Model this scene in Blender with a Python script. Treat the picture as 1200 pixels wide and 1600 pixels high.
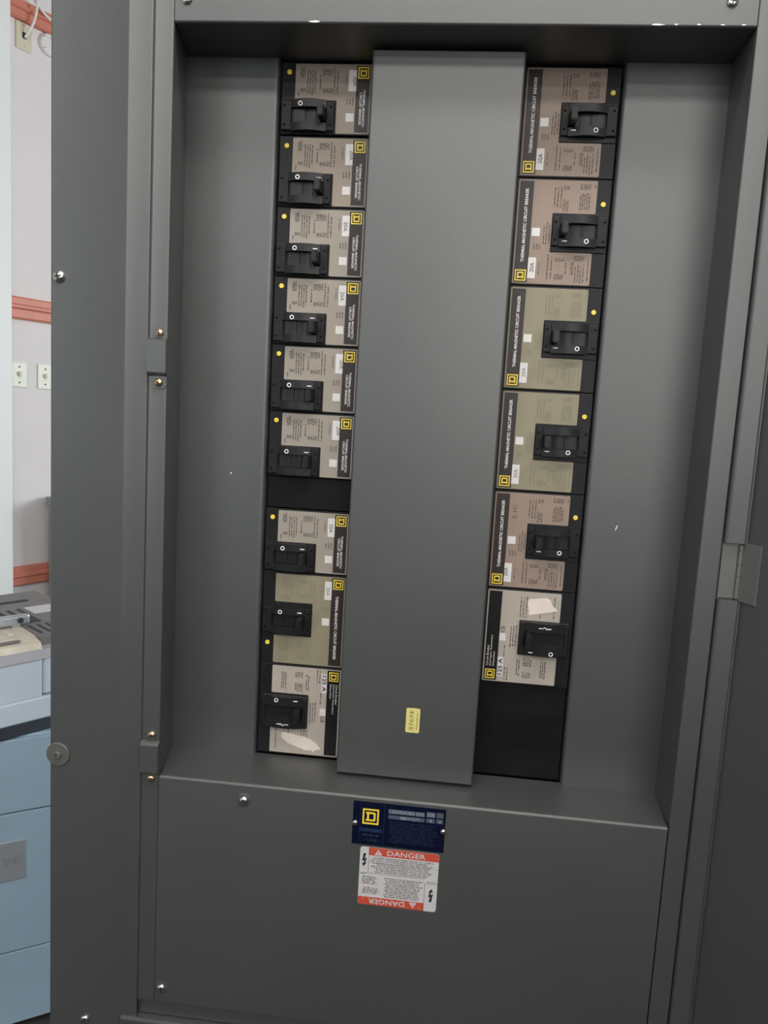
import bpy, bmesh, math, random
from mathutils import Vector, Matrix
from math import radians as R, cos, sin, pi
random.seed(7)
for o in list(bpy.data.objects): bpy.data.objects.remove(o)
S = bpy.context.scene
C = S.collection
ZO = 1.6695                     # height of the breaker-column datum above the floor

# ------------------------------------------------------------------ camera
cam = bpy.data.cameras.new('camera'); co = bpy.data.objects.new('camera', cam); C.objects.link(co)
co.location = (0.1215, -0.8774, -0.3695 + ZO)
co.rotation_euler = (1.4449, -0.0563, 0.0996)
cam.sensor_fit = 'VERTICAL'; cam.sensor_height = 36.0; cam.lens = 36.0 * 1187.09 / 1600.0
cam.clip_start = 0.02
S.camera = co
# ------------------------------------------------------------------ world, lights, exposure
w = bpy.data.worlds.new('world'); S.world = w; w.use_nodes = True
w.node_tree.nodes['Background'].inputs[0].default_value = (0.75, 0.85, 1.0, 1)
w.node_tree.nodes['Background'].inputs[1].default_value = 0.3
S.view_settings.view_transform = 'Standard'; S.view_settings.look = 'None'
S.view_settings.gamma = 1.0; S.view_settings.exposure = -0.08; S.view_settings.use_curve_mapping = False
def area(name, loc, target, sx, sy, energy, col):
    l = bpy.data.lights.new(name, 'AREA'); l.shape = 'RECTANGLE'; l.size = sx; l.size_y = sy
    l.energy = energy; l.color = col
    o = bpy.data.objects.new(name, l); C.objects.link(o); o.location = loc
    d = Vector(target) - Vector(loc); o.rotation_euler = d.to_track_quat('-Z', 'Y').to_euler()
    return o
FIX = (0.30, -0.62, 2.66)       # unseen strip lamp, added above the panel to brighten the shelf
for k in (-.56, -.28, 0, .28, .56):          # added point lights under its housing, shining all round
    l = bpy.data.lights.new('added_tube_light', 'POINT'); l.energy = 8.5; l.color = (1.0, 0.965, 0.93); l.shadow_soft_size = .11
    o = bpy.data.objects.new('added_tube_light', l); C.objects.link(o); o.location = (FIX[0]+k, FIX[1], FIX[2]-.16)
TROF = [(x, y) for y in (-2.7, -4.5) for x in (-1.75, -.35, 1.05, 2.45)]      # recessed ceiling lamps behind the camera; far row added to soften the top shadow
for x, y in TROF: area('troffer_light', (x, y, 2.975), (x, y, 0), 1.16, 0.56, 17.0, (1.0, 0.965, 0.925))
area('front_window_light', (2.0, -5.97, 2.02), (0.6, 0, 1.6), 4.3, 1.62, 95.0, (1.0, 0.975, 0.94))
area('window_light', (-3.3, -5.97, 1.85), (-1.2, 0.5, 1.1), 2.1, 1.2, 40.0, (0.80, 0.90, 1.0))
area('added_rear_light', (2.84, 2.5, 1.75), (-1.5, 2.0, 1.3), 1.8, 1.2, 90.0, (0.93, 0.97, 1.0))  # unseen rear source, added to brighten the slanting left wall

# ------------------------------------------------------------------ materials
def nt(name):
    m = bpy.data.materials.new(name); m.use_nodes = True
    return m, m.node_tree.nodes, m.node_tree.links, m.node_tree.nodes['Principled BSDF']
def mat(name, col, rough=0.5, metal=0.0, var=0.0, vscale=20.0, bump=0.0, bscale=400.0, spec=0.5, emit=None):
    m, n, l, b = nt(name)
    b.inputs['Base Color'].default_value = (*col, 1); b.inputs['Roughness'].default_value = rough
    b.inputs['Metallic'].default_value = metal; b.inputs['Specular IOR Level'].default_value = spec
    tc = n.new('ShaderNodeTexCoord')
    if var > 0:
        no = n.new('ShaderNodeTexNoise'); no.inputs['Scale'].default_value = vscale; no.inputs['Detail'].default_value = 5
        l.new(tc.outputs['Object'], no.inputs['Vector'])
        r = n.new('ShaderNodeValToRGB'); r.color_ramp.elements[0].position = .3; r.color_ramp.elements[1].position = .7
        r.color_ramp.elements[0].color = (*[c*(1-var) for c in col], 1); r.color_ramp.elements[1].color = (*[min(1, c*(1+var)) for c in col], 1)
        l.new(no.outputs['Fac'], r.inputs['Fac']); l.new(r.outputs['Color'], b.inputs['Base Color'])
    if bump > 0:
        nb = n.new('ShaderNodeTexNoise'); nb.inputs['Scale'].default_value = bscale; nb.inputs['Detail'].default_value = 2
        l.new(tc.outputs['Object'], nb.inputs['Vector'])
        bp = n.new('ShaderNodeBump'); bp.inputs['Strength'].default_value = bump; bp.inputs['Distance'].default_value = 0.001
        l.new(nb.outputs['Fac'], bp.inputs['Height']); l.new(bp.outputs['Normal'], b.inputs['Normal'])
    if emit:
        b.inputs['Emission Color'].default_value = (*emit[0], 1); b.inputs['Emission Strength'].default_value = emit[1]
    return m
M = dict(
 paint=mat('grey_enamel', (.058, .063, .062), .42, spec=1.0, var=.05, vscale=9, bump=.10, bscale=500),
 chip=mat('bare_chip', (.75, .75, .72), .5),
 black=mat('black_plastic', (.013, .013, .014), .42, spec=.2, var=.15, vscale=60, bump=.05, bscale=900),
 handle=mat('black_handle', (.015, .015, .016), .36, spec=.28),
 blank=mat('black_filler', (.010, .010, .011), .5, var=.2, vscale=30, spec=.10),
 hole=mat('dark_hole', (.004, .004, .004), .8, spec=.1),
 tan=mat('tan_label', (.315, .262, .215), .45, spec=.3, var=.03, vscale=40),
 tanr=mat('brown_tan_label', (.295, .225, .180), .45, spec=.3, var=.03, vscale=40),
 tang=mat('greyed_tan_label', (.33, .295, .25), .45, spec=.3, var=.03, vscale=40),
 olive=mat('faded_label', (.265, .24, .165), .45, spec=.3, var=.04, vscale=40),
 pink=mat('pale_label', (.42, .375, .325), .42, spec=.3, var=.03, vscale=40),
 strip=mat('brown_black_strip', (.036, .029, .027), .4, spec=.3),
 strip2=mat('black_strip', (.014, .014, .015), .4, spec=.2),
 ink=mat('dark_ink', (.07, .055, .048), .6),
 fink=mat('faded_ink', (.19, .18, .13), .6),
 bink=mat('black_ink', (.02, .02, .02), .6),
 pencil=mat('pencil', (.10, .08, .07), .6),
 white=mat('white_print', (.80, .78, .76), .5),
 sticker=mat('white_sticker', (.68, .66, .645), .5, var=.02, vscale=200),
 torn=mat('torn_paper', (.74, .65, .58), .7, var=.05, vscale=120),
 yellow=mat('yellow_print', (.92, .69, .06), .45),
 button=mat('yellow_button', (.85, .68, .08), .4),
 ysticker=mat('yellow_sticker', (.74, .66, .24), .45, var=.06, vscale=300),
 yink=mat('olive_ink', (.22, .19, .05), .6),
 zinc=mat('zinc', (.62, .61, .59), .25, 1.0),
 brass=mat('brass_plated', (.72, .53, .32), .28, 1.0),
 dark=mat('dark_slot', (.03, .03, .03), .6),
 washer=mat('grey_washer', (.14, .145, .13), .4, .3),
 blue=mat('navy_plate', (.004, .006, .022), .35, spec=.15, var=.08, vscale=60),
 blue2=mat('blue_band', (.012, .028, .075), .4, spec=.2),
 bluebox=mat('stamped_box', (.075, .10, .145), .4),
 silver=mat('stamped_digits', (.50, .53, .56), .35, .4),
 dimblue=mat('dim_blue_print', (.022, .045, .09), .5),
 red=mat('red_print', (.56, .075, .042), .5),
 lab=mat('danger_white', (.60, .59, .60), .45),
 hingem=mat('bare_steel_hinge', (.16, .16, .155), .42, .35),
 wallp=mat('wall_paint', (.76, .73, .72), .75, var=.03, vscale=3, bump=.15, bscale=150),
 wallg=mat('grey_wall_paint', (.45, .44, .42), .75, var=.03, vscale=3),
 casing=mat('white_casing', (.82, .85, .84), .5),
 salmon=mat('salmon_rail', (.62, .215, .145), .45, var=.04, vscale=8),
 ivory=mat('ivory_plate', (.66, .62, .46), .4),
 ivory2=mat('pale_green_plate', (.70, .74, .62), .35),
 cable=mat('white_cable', (.80, .79, .75), .5),
 cabp=mat('blue_grey_enamel', (.32, .455, .56), .38, var=.06, vscale=6, bump=.05, bscale=400),
 wcab=mat('grey_wall_cabinet', (.24, .27, .27), .45),
 partition=mat('added_partition_dark', (.06, .06, .058), .6, var=.1, vscale=5),
 seam=mat('seam_shadow_gap', (.02, .025, .03), .8),
 plate=mat('brushed_plate', (.46, .50, .54), .35, .5),
 case=mat('pale_blue_plastic', (.54, .62, .70), .42, var=.04, vscale=10),
 caseg=mat('grey_bevel_plastic', (.36, .365, .40), .5),
 beige=mat('beige_top', (.62, .57, .47), .6, var=.14, vscale=22),
 grip=mat('dark_grey_grip', (.16, .155, .15), .5, var=.10, vscale=25),
 gripd=mat('black_recess', (.025, .024, .024), .6),
 steel=mat('worn_steel', (.50, .54, .57), .38, .8, var=.15, vscale=40),
 rubber=mat('rubber_and_shade', (.028, .036, .048), .5, var=.25, vscale=35),
 floor=mat('concrete_floor', (.045, .044, .041), .6, var=.2, vscale=4),
 ceil=mat('ceiling_tile', (.48, .48, .47), .8),
 lamp=mat('lamp_diffuser', (.9, .9, .88), .5, emit=((1, .97, .92), 3.0)),
 lampw=mat('lamp_housing', (.75, .75, .74), .4),
)
def worn(m, scale, thr, col):
    """small flecks where the print has rubbed off"""
    n, l = m.node_tree.nodes, m.node_tree.links; b = n['Principled BSDF']
    tc = n.new('ShaderNodeTexCoord'); no = n.new('ShaderNodeTexNoise'); no.inputs['Scale'].default_value = scale; no.inputs['Detail'].default_value = 6
    l.new(tc.outputs['Object'], no.inputs['Vector'])
    r = n.new('ShaderNodeValToRGB'); r.color_ramp.elements[0].position = thr; r.color_ramp.elements[1].position = thr+.06
    r.color_ramp.elements[0].color = b.inputs['Base Color'].default_value; r.color_ramp.elements[1].color = (*col, 1)
    l.new(no.outputs['Fac'], r.inputs['Fac']); l.new(r.outputs['Color'], b.inputs['Base Color'])
worn(M['red'], 260, .60, (.45, .22, .18))
# ------------------------------------------------------------------ mesh helpers
def BM(): return bmesh.new()
def link(name, bm, m, parent=None, loc=(0, 0, 0), smooth=False):
    bmesh.ops.recalc_face_normals(bm, faces=bm.faces)
    me = bpy.data.meshes.new(name); bm.to_mesh(me); bm.free()
    if smooth:
        for p in me.polygons: p.use_smooth = True
        me.set_sharp_from_angle(angle=R(38))
    return link_me(name, me, m, parent, loc)
def link_me(name, me, m, parent=None, loc=(0, 0, 0)):
    if m is not None and not me.materials: me.materials.append(M[m])
    o = bpy.data.objects.new(name, me); C.objects.link(o); o.parent = parent; o.location = loc
    return o
def empty(name, loc, rot=(0, 0, 0)):
    o = bpy.data.objects.new(name, None); C.objects.link(o); o.location = loc; o.rotation_euler = rot
    o.empty_display_size = .05
    return o
def tag(o, label, cat, group=None):
    o['label'] = label; o['category'] = cat
    if group: o['group'] = group
    return o
def box(bm, x0, x1, y0, y1, z0, z1, bev=0.0, seg=2):
    r = bmesh.ops.create_cube(bm, size=1.0)
    vs = r['verts']
    for v in vs:
        v.co = Vector(((x0+x1)/2+v.co.x*(x1-x0), (y0+y1)/2+v.co.y*(y1-y0), (z0+z1)/2+v.co.z*(z1-z0)))
    if bev > 0:
        es = list({e for v in vs for e in v.link_edges})
        bmesh.ops.bevel(bm, geom=es, offset=bev, segments=seg, affect='EDGES', profile=.5)
    return bm
def prism(bm, pts, a, b, axis='y'):
    """polygon pts extruded between a and b along an axis (pts = the two remaining coordinates in order)"""
    def P(p, t):
        return {'y': (p[0], t, p[1]), 'z': (p[0], p[1], t), 'x': (t, p[0], p[1])}[axis]
    lo = [bm.verts.new(P(p, a)) for p in pts]; hi = [bm.verts.new(P(p, b)) for p in pts]
    bm.faces.new(lo); bm.faces.new(hi)
    n = len(pts)
    for i in range(n): bm.faces.new((lo[i], lo[(i+1) % n], hi[(i+1) % n], hi[i]))
    return bm
def rrect(x0, x1, z0, z1, r, n=4):
    out = []
    for cx, cz, a0 in ((x1-r, z1-r, 0), (x0+r, z1-r, 90), (x0+r, z0+r, 180), (x1-r, z0+r, 270)):
        for i in range(n+1):
            a = R(a0+90*i/n); out.append((cx+r*cos(a), cz+r*sin(a)))
    return out
def arc(cx, cy, r, a0, a1, n=6):
    return [(cx+r*cos(R(a0+(a1-a0)*i/n)), cy+r*sin(R(a0+(a1-a0)*i/n))) for i in range(n+1)]
def lathe(bm, prof, cx, cz, n=24):
    """prof = (radius, y) list, turned about the y axis through (cx, cz)"""
    rings = []
    for r, y in prof:
        if r < 1e-6: rings.append([bm.verts.new((cx, y, cz))])
        else: rings.append([bm.verts.new((cx+r*cos(2*pi*i/n), y, cz+r*sin(2*pi*i/n))) for i in range(n)])
    for a, b in zip(rings, rings[1:]):
        for i in range(n):
            j = (i+1) % n
            if len(a) == 1 and len(b) > 1: bm.faces.new((a[0], b[i], b[j]))
            elif len(b) == 1 and len(a) > 1: bm.faces.new((a[i], a[j], b[0]))
            elif len(a) > 1: bm.faces.new((a[i], a[j], b[j], b[i]))
    return bm
def ring(bm, cx, cz, ro, ri, y0, y1, n=24):
    lathe(bm, [(ro, y0), (ro, y1), (ri, y1), (ri, y0), (ro, y0)], cx, cz, n)
def tube(bm, pts, r, n=10):
    pts = [Vector(p) for p in pts]; rings = []
    for i, p in enumerate(pts):
        t = (pts[min(i+1, len(pts)-1)]-pts[max(i-1, 0)]).normalized()
        u = t.cross(Vector((0.3, 0.2, 1))).normalized(); v = t.cross(u)
        rings.append([bm.verts.new(p+u*r*cos(2*pi*k/n)+v*r*sin(2*pi*k/n)) for k in range(n)])
    for a, b in zip(rings, rings[1:]):
        for i in range(n): bm.faces.new((a[i], a[(i+1) % n], b[(i+1) % n], b[i]))
    bm.faces.new(rings[0]); bm.faces.new(rings[-1])
_tc = {}
def text_mesh(txt, size, bold=0.0, depth=0.00008, spacing=1.0):
    """lettering as a mesh lying in XZ, facing -Y, centred on its bounding box"""
    k = (txt, round(size, 6), bold, spacing)
    if k in _tc: return _tc[k]
    cu = bpy.data.curves.new('lettering', 'FONT'); cu.body = txt; cu.size = size; cu.offset = bold
    cu.extrude = depth; cu.resolution_u = 3; cu.space_character = spacing
    o = bpy.data.objects.new('lettering', cu); C.objects.link(o)
    dg = bpy.context.evaluated_depsgraph_get(); dg.update()
    me = bpy.data.meshes.new_from_object(o.evaluated_get(dg)); bpy.data.objects.remove(o)
    xs = [v.co.x for v in me.vertices]; ys = [v.co.y for v in me.vertices]
    cx, cy = (min(xs)+max(xs))/2, (min(ys)+max(ys))/2
    me.transform(Matrix.Translation((-cx, -cy, 0))); me.transform(Matrix.Rotation(R(90), 4, 'X'))
    me['w'] = max(xs)-min(xs); me['h'] = max(ys)-min(ys)
    _tc[k] = me
    return me
def text(name, txt, size, m, parent, loc, rot=0.0, fit=None, bold=0.0, spacing=1.0):
    """rot is a counter-clockwise turn as the viewer sees it; fit stretches it to (length, height)"""
    src = text_mesh(txt, size, bold, spacing=spacing); me = src.copy()
    if fit: me.transform(Matrix.Diagonal((fit[0]/src['w'], 1, fit[1]/src['h'], 1)))
    me.transform(Matrix.Rotation(R(-rot), 4, 'Y'))
    me.name = name; me.materials.clear()
    return link_me(name, me, m, parent, loc)
def quads(name, rects, m, parent, y, loc=(0, 0, 0)):
    """printed marks: thin flat chips, all in one printed layer"""
    v = []; f = []
    for (x0, x1, z0, z1) in rects:
        i = len(v); v += [(x0, y, z0), (x1, y, z0), (x1, y, z1), (x0, y, z1)]; f.append((i, i+1, i+2, i+3))
    me = bpy.data.meshes.new(name); me.from_pydata(v, [], f); me.update()
    return link_me(name, me, m, parent, loc)
def fine(u0, u1, v0, v1, vertical=True, pitch=.0019, h=.0009, fill=.9, rng=random):
    """rows of illegible small print; vertical = lines run along v"""
    out = []
    a0, a1, b0, b1 = (u0, u1, v0, v1) if vertical else (v0, v1, u0, u1)
    n = max(1, int(round((a1-a0)/pitch)))
    for i in range(n):
        a = a0+(i+.5)*(a1-a0)/n; b = b0+rng.random()*.1*(b1-b0); e = b1-rng.random()*.15*(b1-b0)
        while b < e:
            for _ in range(rng.randint(2, 6)):
                if b > e: break
                hh = h*rng.choice((.7, 1, 1)); ww = .00064
                if rng.random() < fill:
                    r = (a-hh/2, a+hh/2, b, b+ww) if vertical else (b, b+ww, a-hh/2, a+hh/2)
                    out.append(r)
                b += .00078
            b += .0007
    return out
def logo(name, parent, cx, y, cz, s, turn, m='yellow', t=.00025):
    """square frame with a slab-serif D inside, turned in 90 degree steps"""
    e = s/2; bm = BM()
    def rot(p):
        x, z = p
        for _ in range(turn): x, z = -z, x
        return (cx+x*e, cz+z*e)
    def poly(pts): prism(bm, [rot(p) for p in pts], y, y-t)
    k = .80
    poly([(-1, -1), (1, -1), (1, -k), (-1, -k)]); poly([(-1, k), (1, k), (1, 1), (-1, 1)])
    poly([(-1, -k), (-k, -k), (-k, k), (-1, k)]); poly([(k, -k), (1, -k), (1, k), (k, k)])
    # D: stem with serifs, bars, chamfered bowl
    poly([(-.60, -.58), (-.15, -.58), (-.15, -.36), (-.60, -.36)]); poly([(-.60, .36), (-.15, .36), (-.15, .58), (-.60, .58)])
    poly([(-.46, -.36), (-.20, -.36), (-.20, .36), (-.46, .36)])
    poly([(-.15, -.58), (.46, -.58), (.60, -.46), (.60, .46), (.46, .58), (-.15, .58), (-.15, .36), (.30, .36), (.36, .30), (.36, -.30), (.30, -.36), (-.15, -.36)])
    return link(name, bm, m, parent)
def screw(name, parent, x, y, z, r, h, m, slot=35, loc=(0, 0, 0), n=20):
    bm = BM()
    lathe(bm, [(r*1.0, y), (r, y-h*.25), (r*.85, y-h*.65), (r*.5, y-h*.93), (0, y-h)], x, z, n)
    o = link(name, bm, m, parent, loc, smooth=True)
    b2 = BM()
    for a in (slot, slot+90):
        d = Vector((cos(R(a)), 0, sin(R(a)))); q = Vector((-d.z, 0, d.x)); c = Vector((x, y-h*.86, z))
        vs = []
        for yy in (0, -h*.18):
            for s1, s2 in ((-1, -1), (1, -1), (1, 1), (-1, 1)):
                vs.append(b2.verts.new(c+d*s1*r*.55+q*s2*r*.11+Vector((0, yy, 0))))
        for f in ((0, 1, 2, 3), (4, 5, 6, 7), (0, 1, 5, 4), (1, 2, 6, 5), (2, 3, 7, 6), (3, 0, 4, 7)): b2.faces.new([vs[i] for i in f])
    bmesh.ops.recalc_face_normals(b2, faces=b2.faces)
    me2 = bpy.data.meshes.new('slot'); b2.to_mesh(me2); b2.free()
    bb = BM(); bb.from_mesh(o.data); k = len(bb.faces); bb.from_mesh(me2); bb.faces.ensure_lookup_table()
    for f in bb.faces[k:]: f.material_index = 1
    bb.to_mesh(o.data); bb.free(); bpy.data.meshes.remove(me2); o.data.materials.append(M['dark'])
    return o

# ================================================================== THE ROOM
def struct(name, bm, m, parent=None):
    o = link(name, bm, m, parent)
    if parent is None: o['kind'] = 'structure'
    return o
H = 3.0
WD = Vector((.46, .887, 0)).normalized(); WN = Vector((WD.y, -WD.x, 0)); W0 = Vector((-1.5945, 1.9408, 0))
def wallbox(bm, s0, s1, d0, d1, z0, z1, bev=0):
    """box on the slanting left wall: s along it, d out of it into the room"""
    b = BM(); box(b, s0, s1, d0, d1, z0, z1, bev)
    for v in b.verts: v.co = W0+WD*v.co.x+WN*v.co.y+Vector((0, 0, v.co.z))
    me = bpy.data.meshes.new('t'); b.to_mesh(me); b.free(); bm.from_mesh(me); bpy.data.meshes.remove(me)
    return bm
def wallpt(s, d, z): return W0+WD*s+WN*d+Vector((0, 0, z))
struct('floor', box(BM(), -6.2, 5.2, -6.2, 4.6, -.1, 0), 'floor')
struct('ceiling', box(BM(), -6.2, 5.2, -6.2, 4.6, H, H+.1), 'ceil')
struct('wall_left', wallbox(BM(), -9.2, 2.9, -.12, 0, 0, H), 'wallp')
struct('wall_far', box(BM(), -1.5, 3.2, 4.45, 4.57, 0, H), 'wallp')
struct('wall_back', box(BM(), -.290, 5.1, .168, .32, 0, H), 'wallp')
struct('wall_right', box(BM(), 5.0, 5.12, -6.1, .168, 0, H), 'wallg')
ws_ = BM()
box(ws_, 2.9, 3.02, .32, 4.45, 0, 1.1); box(ws_, 2.9, 3.02, .32, 4.45, 2.4, H); box(ws_, 2.9, 3.02, .32, 1.55, 1.1, 2.4); box(ws_, 2.9, 3.02, 3.45, 4.45, 1.1, 2.4)
struct('wall_side', ws_, 'wallp')
wn = BM()
for (a, b, c, d) in ((1.55, 3.45, 1.1, 1.15), (1.55, 3.45, 2.35, 2.4), (1.55, 1.6, 1.15, 2.35), (3.4, 3.45, 1.15, 2.35), (2.48, 2.52, 1.15, 2.35)): box(wn, 2.93, 2.99, a, b, c, d)
struct('added_window', wn, 'casing')  # unseen window frame, added for the light on the left wall
# wall behind the camera, with a window opening
wf = BM()
box(wf, -6.2, -4.4, -6.12, -6.0, 0, H); box(wf, -4.4, -2.2, -6.12, -6.0, 0, 1.2); box(wf, -4.4, -2.2, -6.12, -6.0, 2.5, H)
box(wf, -2.2, -.2, -6.12, -6.0, 0, H); box(wf, -.2, 4.2, -6.12, -6.0, 0, 1.17); box(wf, -.2, 4.2, -6.12, -6.0, 2.87, H); box(wf, 4.2, 5.0, -6.12, -6.0, 0, H)
struct('wall_front', wf, 'wallg')
for nm, xa, xb, za, zb, nd in (('window_1', -4.4, -2.2, 1.2, 2.5, 2), ('window_3', -.2, 4.2, 1.17, 2.87, 4)):
    wn = BM()
    for (a, b, c, d) in ((xa, xb, za, za+.05), (xa, xb, zb-.05, zb), (xa, xa+.05, za+.05, zb-.05), (xb-.05, xb, za+.05, zb-.05)): box(wn, a, b, -6.09, -6.03, c, d)
    for k in range(1, nd):
        x = xa+(xb-xa)*k/nd; box(wn, x-.02, x+.02, -6.09, -6.03, za+.05, zb-.05)
    struct(nm, wn, 'casing')
# unseen low partition, added to keep window light off the lower panel
struct('added_partition', box(BM(), -1.02, 5.0, -1.86, -1.76, 0, 1.16, .004), 'partition')
# salmon rails on the slanting wall (profiled) and behind the camera
def rail(name, z0, z1, s0, s1, d=.018):
    bm = BM(); h = z1-z0
    prof = [(0, z0), (d*.7, z0), (d, z0+h*.08), (d, z0+h*.42), (d*1.45, z0+h*.50), (d*1.45, z0+h*.60), (d, z0+h*.68), (d, z0+h*.92), (d*.7, z1), (0, z1)]
    lo = [bm.verts.new(wallpt(s0, p, z)) for p, z in prof]; hi = [bm.verts.new(wallpt(s1, p, z)) for p, z in prof]
    bm.faces.new(lo); bm.faces.new(hi)
    for i in range(len(prof)):
        j = (i+1) % len(prof); bm.faces.new((lo[i], lo[j], hi[j], hi[i]))
    return struct(name, bm, 'salmon')
rail('trim_1', 2.660, 2.730, -.034, 2.6, .022)
rail('trim_2', 1.588, 1.672, -.034, 2.6)
rail('trim_3', .546, .624, -.034, 2.6)
struct('trim_4', box(BM(), -3.1, 5.0, -6.0, -5.98, 1.02, 1.12), 'salmon')
# white casing and leaf of the doorway beside the switches
struct('trim_5', wallbox(BM(), -.150, -.034, 0, .035, 0, 2.92, .004), 'casing')
d1 = struct('door_1', wallbox(BM(), -1.00, -.155, 0, .022, .01, 2.05, .002), 'casing')
kn = BM(); lathe(kn, [(0, -.05), (.024, -.045), (.027, -.03), (.012, -.018), (.010, 0)], 0, 0, 18)
for v in kn.verts: v.co = wallpt(-.22+v.co.x, .022-v.co.y, 1.0+v.co.z)
link('door_knob', kn, 'zinc', d1, smooth=True)

# light switches
def switch(s0, s1, z0, z1, label):
    t = empty('light_switch', wallpt((s0+s1)/2, 0, z0)); L = t.location
    link('cover_plate', wallbox(BM(), s0, s1, 0, .006, z0, z1, .002), 'ivory2', t, -L)
    c = (s0+s1)/2; zc = (z0+z1)/2
    link('toggle', wallbox(BM(), c-.005, c+.005, .005, .017, zc-.004, zc+.011, .0015), 'ivory', t, -L)
    link('toggle_slot', wallbox(BM(), c-.0065, c+.0065, .0055, .0068, zc-.013, zc+.013), 'ivory', t, -L)
    for dz in (.030, -.030):
        link('screw', wallbox(BM(), c-.003, c+.003, .005, .0075, zc+dz-.003, zc+dz+.003, .001), 'gripd', t, -L)
    tag(t, label, 'light switch', 'toggle switches on the wall')
switch(-.020, .043, 1.331, 1.426, 'pale single-toggle light switch plate beside the white door casing')
switch(.089, .152, 1.329, 1.427, 'pale single-toggle light switch plate partly hidden behind the grey panelboard trim')
# ivory outlet plate with a white cable, round metal cover
t = empty('outlet_plate', wallpt(.034, 0, 2.563)); L = t.location
link('cover_plate', wallbox(BM(), .004, .064, 0, .007, 2.563, 2.658, .002), 'ivory', t, -L)
link('cable_slot', wallbox(BM(), .027, .043, .006, .0085, 2.603, 2.625, .002), 'gripd', t, -L)
for z in (2.574, 2.645): link('screw', wallbox(BM(), .031, .036, .006, .009, z, z+.005, .001), 'zinc', t, -L)
tag(t, 'ivory cable outlet plate just under the top salmon rail', 'wall plate')
bm = BM(); P = []
for i in range(25):
    q = i/24; P.append(wallpt(.034+.040*sin(q*2.1)*.9-.010*q, .012+.035*sin(q*pi), 2.606+.30*q-.04*sin(q*pi)))
tube(bm, P, .0045)
tag(link('white_cable', bm, 'cable', smooth=True), 'white cable hanging down into the ivory wall plate', 'cable')
bm = BM(); P = [wallpt(.050+.16*i/16, .040-.006*sin(i/16*pi), 2.745-.055*sin(i/16*pi*.9)+.02*i/16) for i in range(17)]
tube(bm, P, .005)
tag(link('slack_cable', bm, 'cable', smooth=True), 'white cable slung across the top salmon rail', 'cable')
t = empty('round_cover', wallpt(.137, 0, 2.583)); L = t.location
bm = BM(); lathe(bm, [(.040, 0), (.040, -.010), (.036, -.014), (.026, -.014), (.024, -.008), (0, -.008)], 0, 0, 28)
for v in bm.verts: v.co = wallpt(.137+v.co.x, -v.co.y, 2.622+v.co.z)
link('cover_disc', bm, 'lampw', t, -L, smooth=True)
for a in (40, 140, 220, 320):
    c = .031; link('screw', wallbox(BM(), .137+c*cos(R(a))-.003, .137+c*cos(R(a))+.003, .012, .017, 2.622+c*sin(R(a))-.003, 2.622+c*sin(R(a))+.003, .001), 'zinc', t, -L)
tag(t, 'round pale metal cover with small screws under the top rail', 'wall cover')
# grey cabinet standing on the wall behind
t = empty('wall_cabinet', wallpt(.40, .1, 0)); L = t.location
link('body', wallbox(BM(), .118, .62, .03, .20, .05, .884, .004), 'wcab', t, -L)
link('lid', wallbox(BM(), .108, .63, .025, .215, .868, .900, .003), 'wcab', t, -L)
link('door_panel', wallbox(BM(), .150, .59, .198, .206, .10, .85, .003), 'wcab', t, -L)
link('foot', wallbox(BM(), .14, .60, .05, .18, 0, .052), 'gripd', t, -L)
for z in (.55, .79): link('hinge', wallbox(BM(), .112, .124, .17, .204, z, z+.05, .002), 'zinc', t, -L)
tag(t, 'narrow grey metal cabinet against the wall in front of the lowest salmon rail', 'cabinet')

# ================================================================== BLUE-GREY FLOOR CABINET AND EQUIPMENT CASE
def frame(origin, d):
    d = Vector((d[0], d[1], 0)).normalized(); n = Vector((d.y, -d.x, 0)); o = Vector(origin)
    return lambda s, q, z: o+d*s+n*q+Vector((0, 0, z))        # s along the face, q towards the viewer, z up
def fbox(fr, s0, s1, q0, q1, z0, z1, bev=0, seg=2):
    b = BM(); box(b, s0, s1, q0, q1, z0, z1, bev, seg)
    for v in b.verts: v.co = fr(*v.co)
    return b
fr = frame((-.659, .502, 0), (.826, .563))
t = empty('floor_cabinet', fr(-.15, -.25, 0)); L = t.location
HC = .632
link('carcass', fbox(fr, -.62, .30, -.50, -.012, .012, HC, .003), 'cabp', t, -L)
link('base', fbox(fr, -.60, .28, -.48, -.03, 0, .014), 'seam', t, -L)
for i, (z0, z1) in enumerate(((.016, .1755), (.1785, .4755), (.4785, HC-.003))):
    link('front_panel', fbox(fr, -.618, .298, -.014, 0, z0, z1, .0015), 'cabp', t, -L)
tag(t, 'low blue-grey metal cabinet with three flat front panels on the floor', 'cabinet')
pl = link('maker_plate', fbox(fr, -.17, -.037, -.001, .0025, .335, .418, .0008), 'plate', t, -L)
b = BM(); e = .014
for (a0, a1, c0, c1) in ((-1, 1, -1, -.8), (-1, 1, .8, 1), (-1, -.8, -.8, .8), (.8, 1, -.8, .8), (-.5, .45, -.55, -.35), (-.5, .45, .35, .55), (-.4, -.2, -.35, .35), (.3, .5, -.4, .4)):
    box(b, -.062+a0*e, -.062+a1*e, .0024, .0032, .377+c0*e*.8, .377+c1*e*.8)
for v in b.verts: v.co = fr(*v.co)
link('embossed_logo', b, 'wcab', pl)

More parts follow.
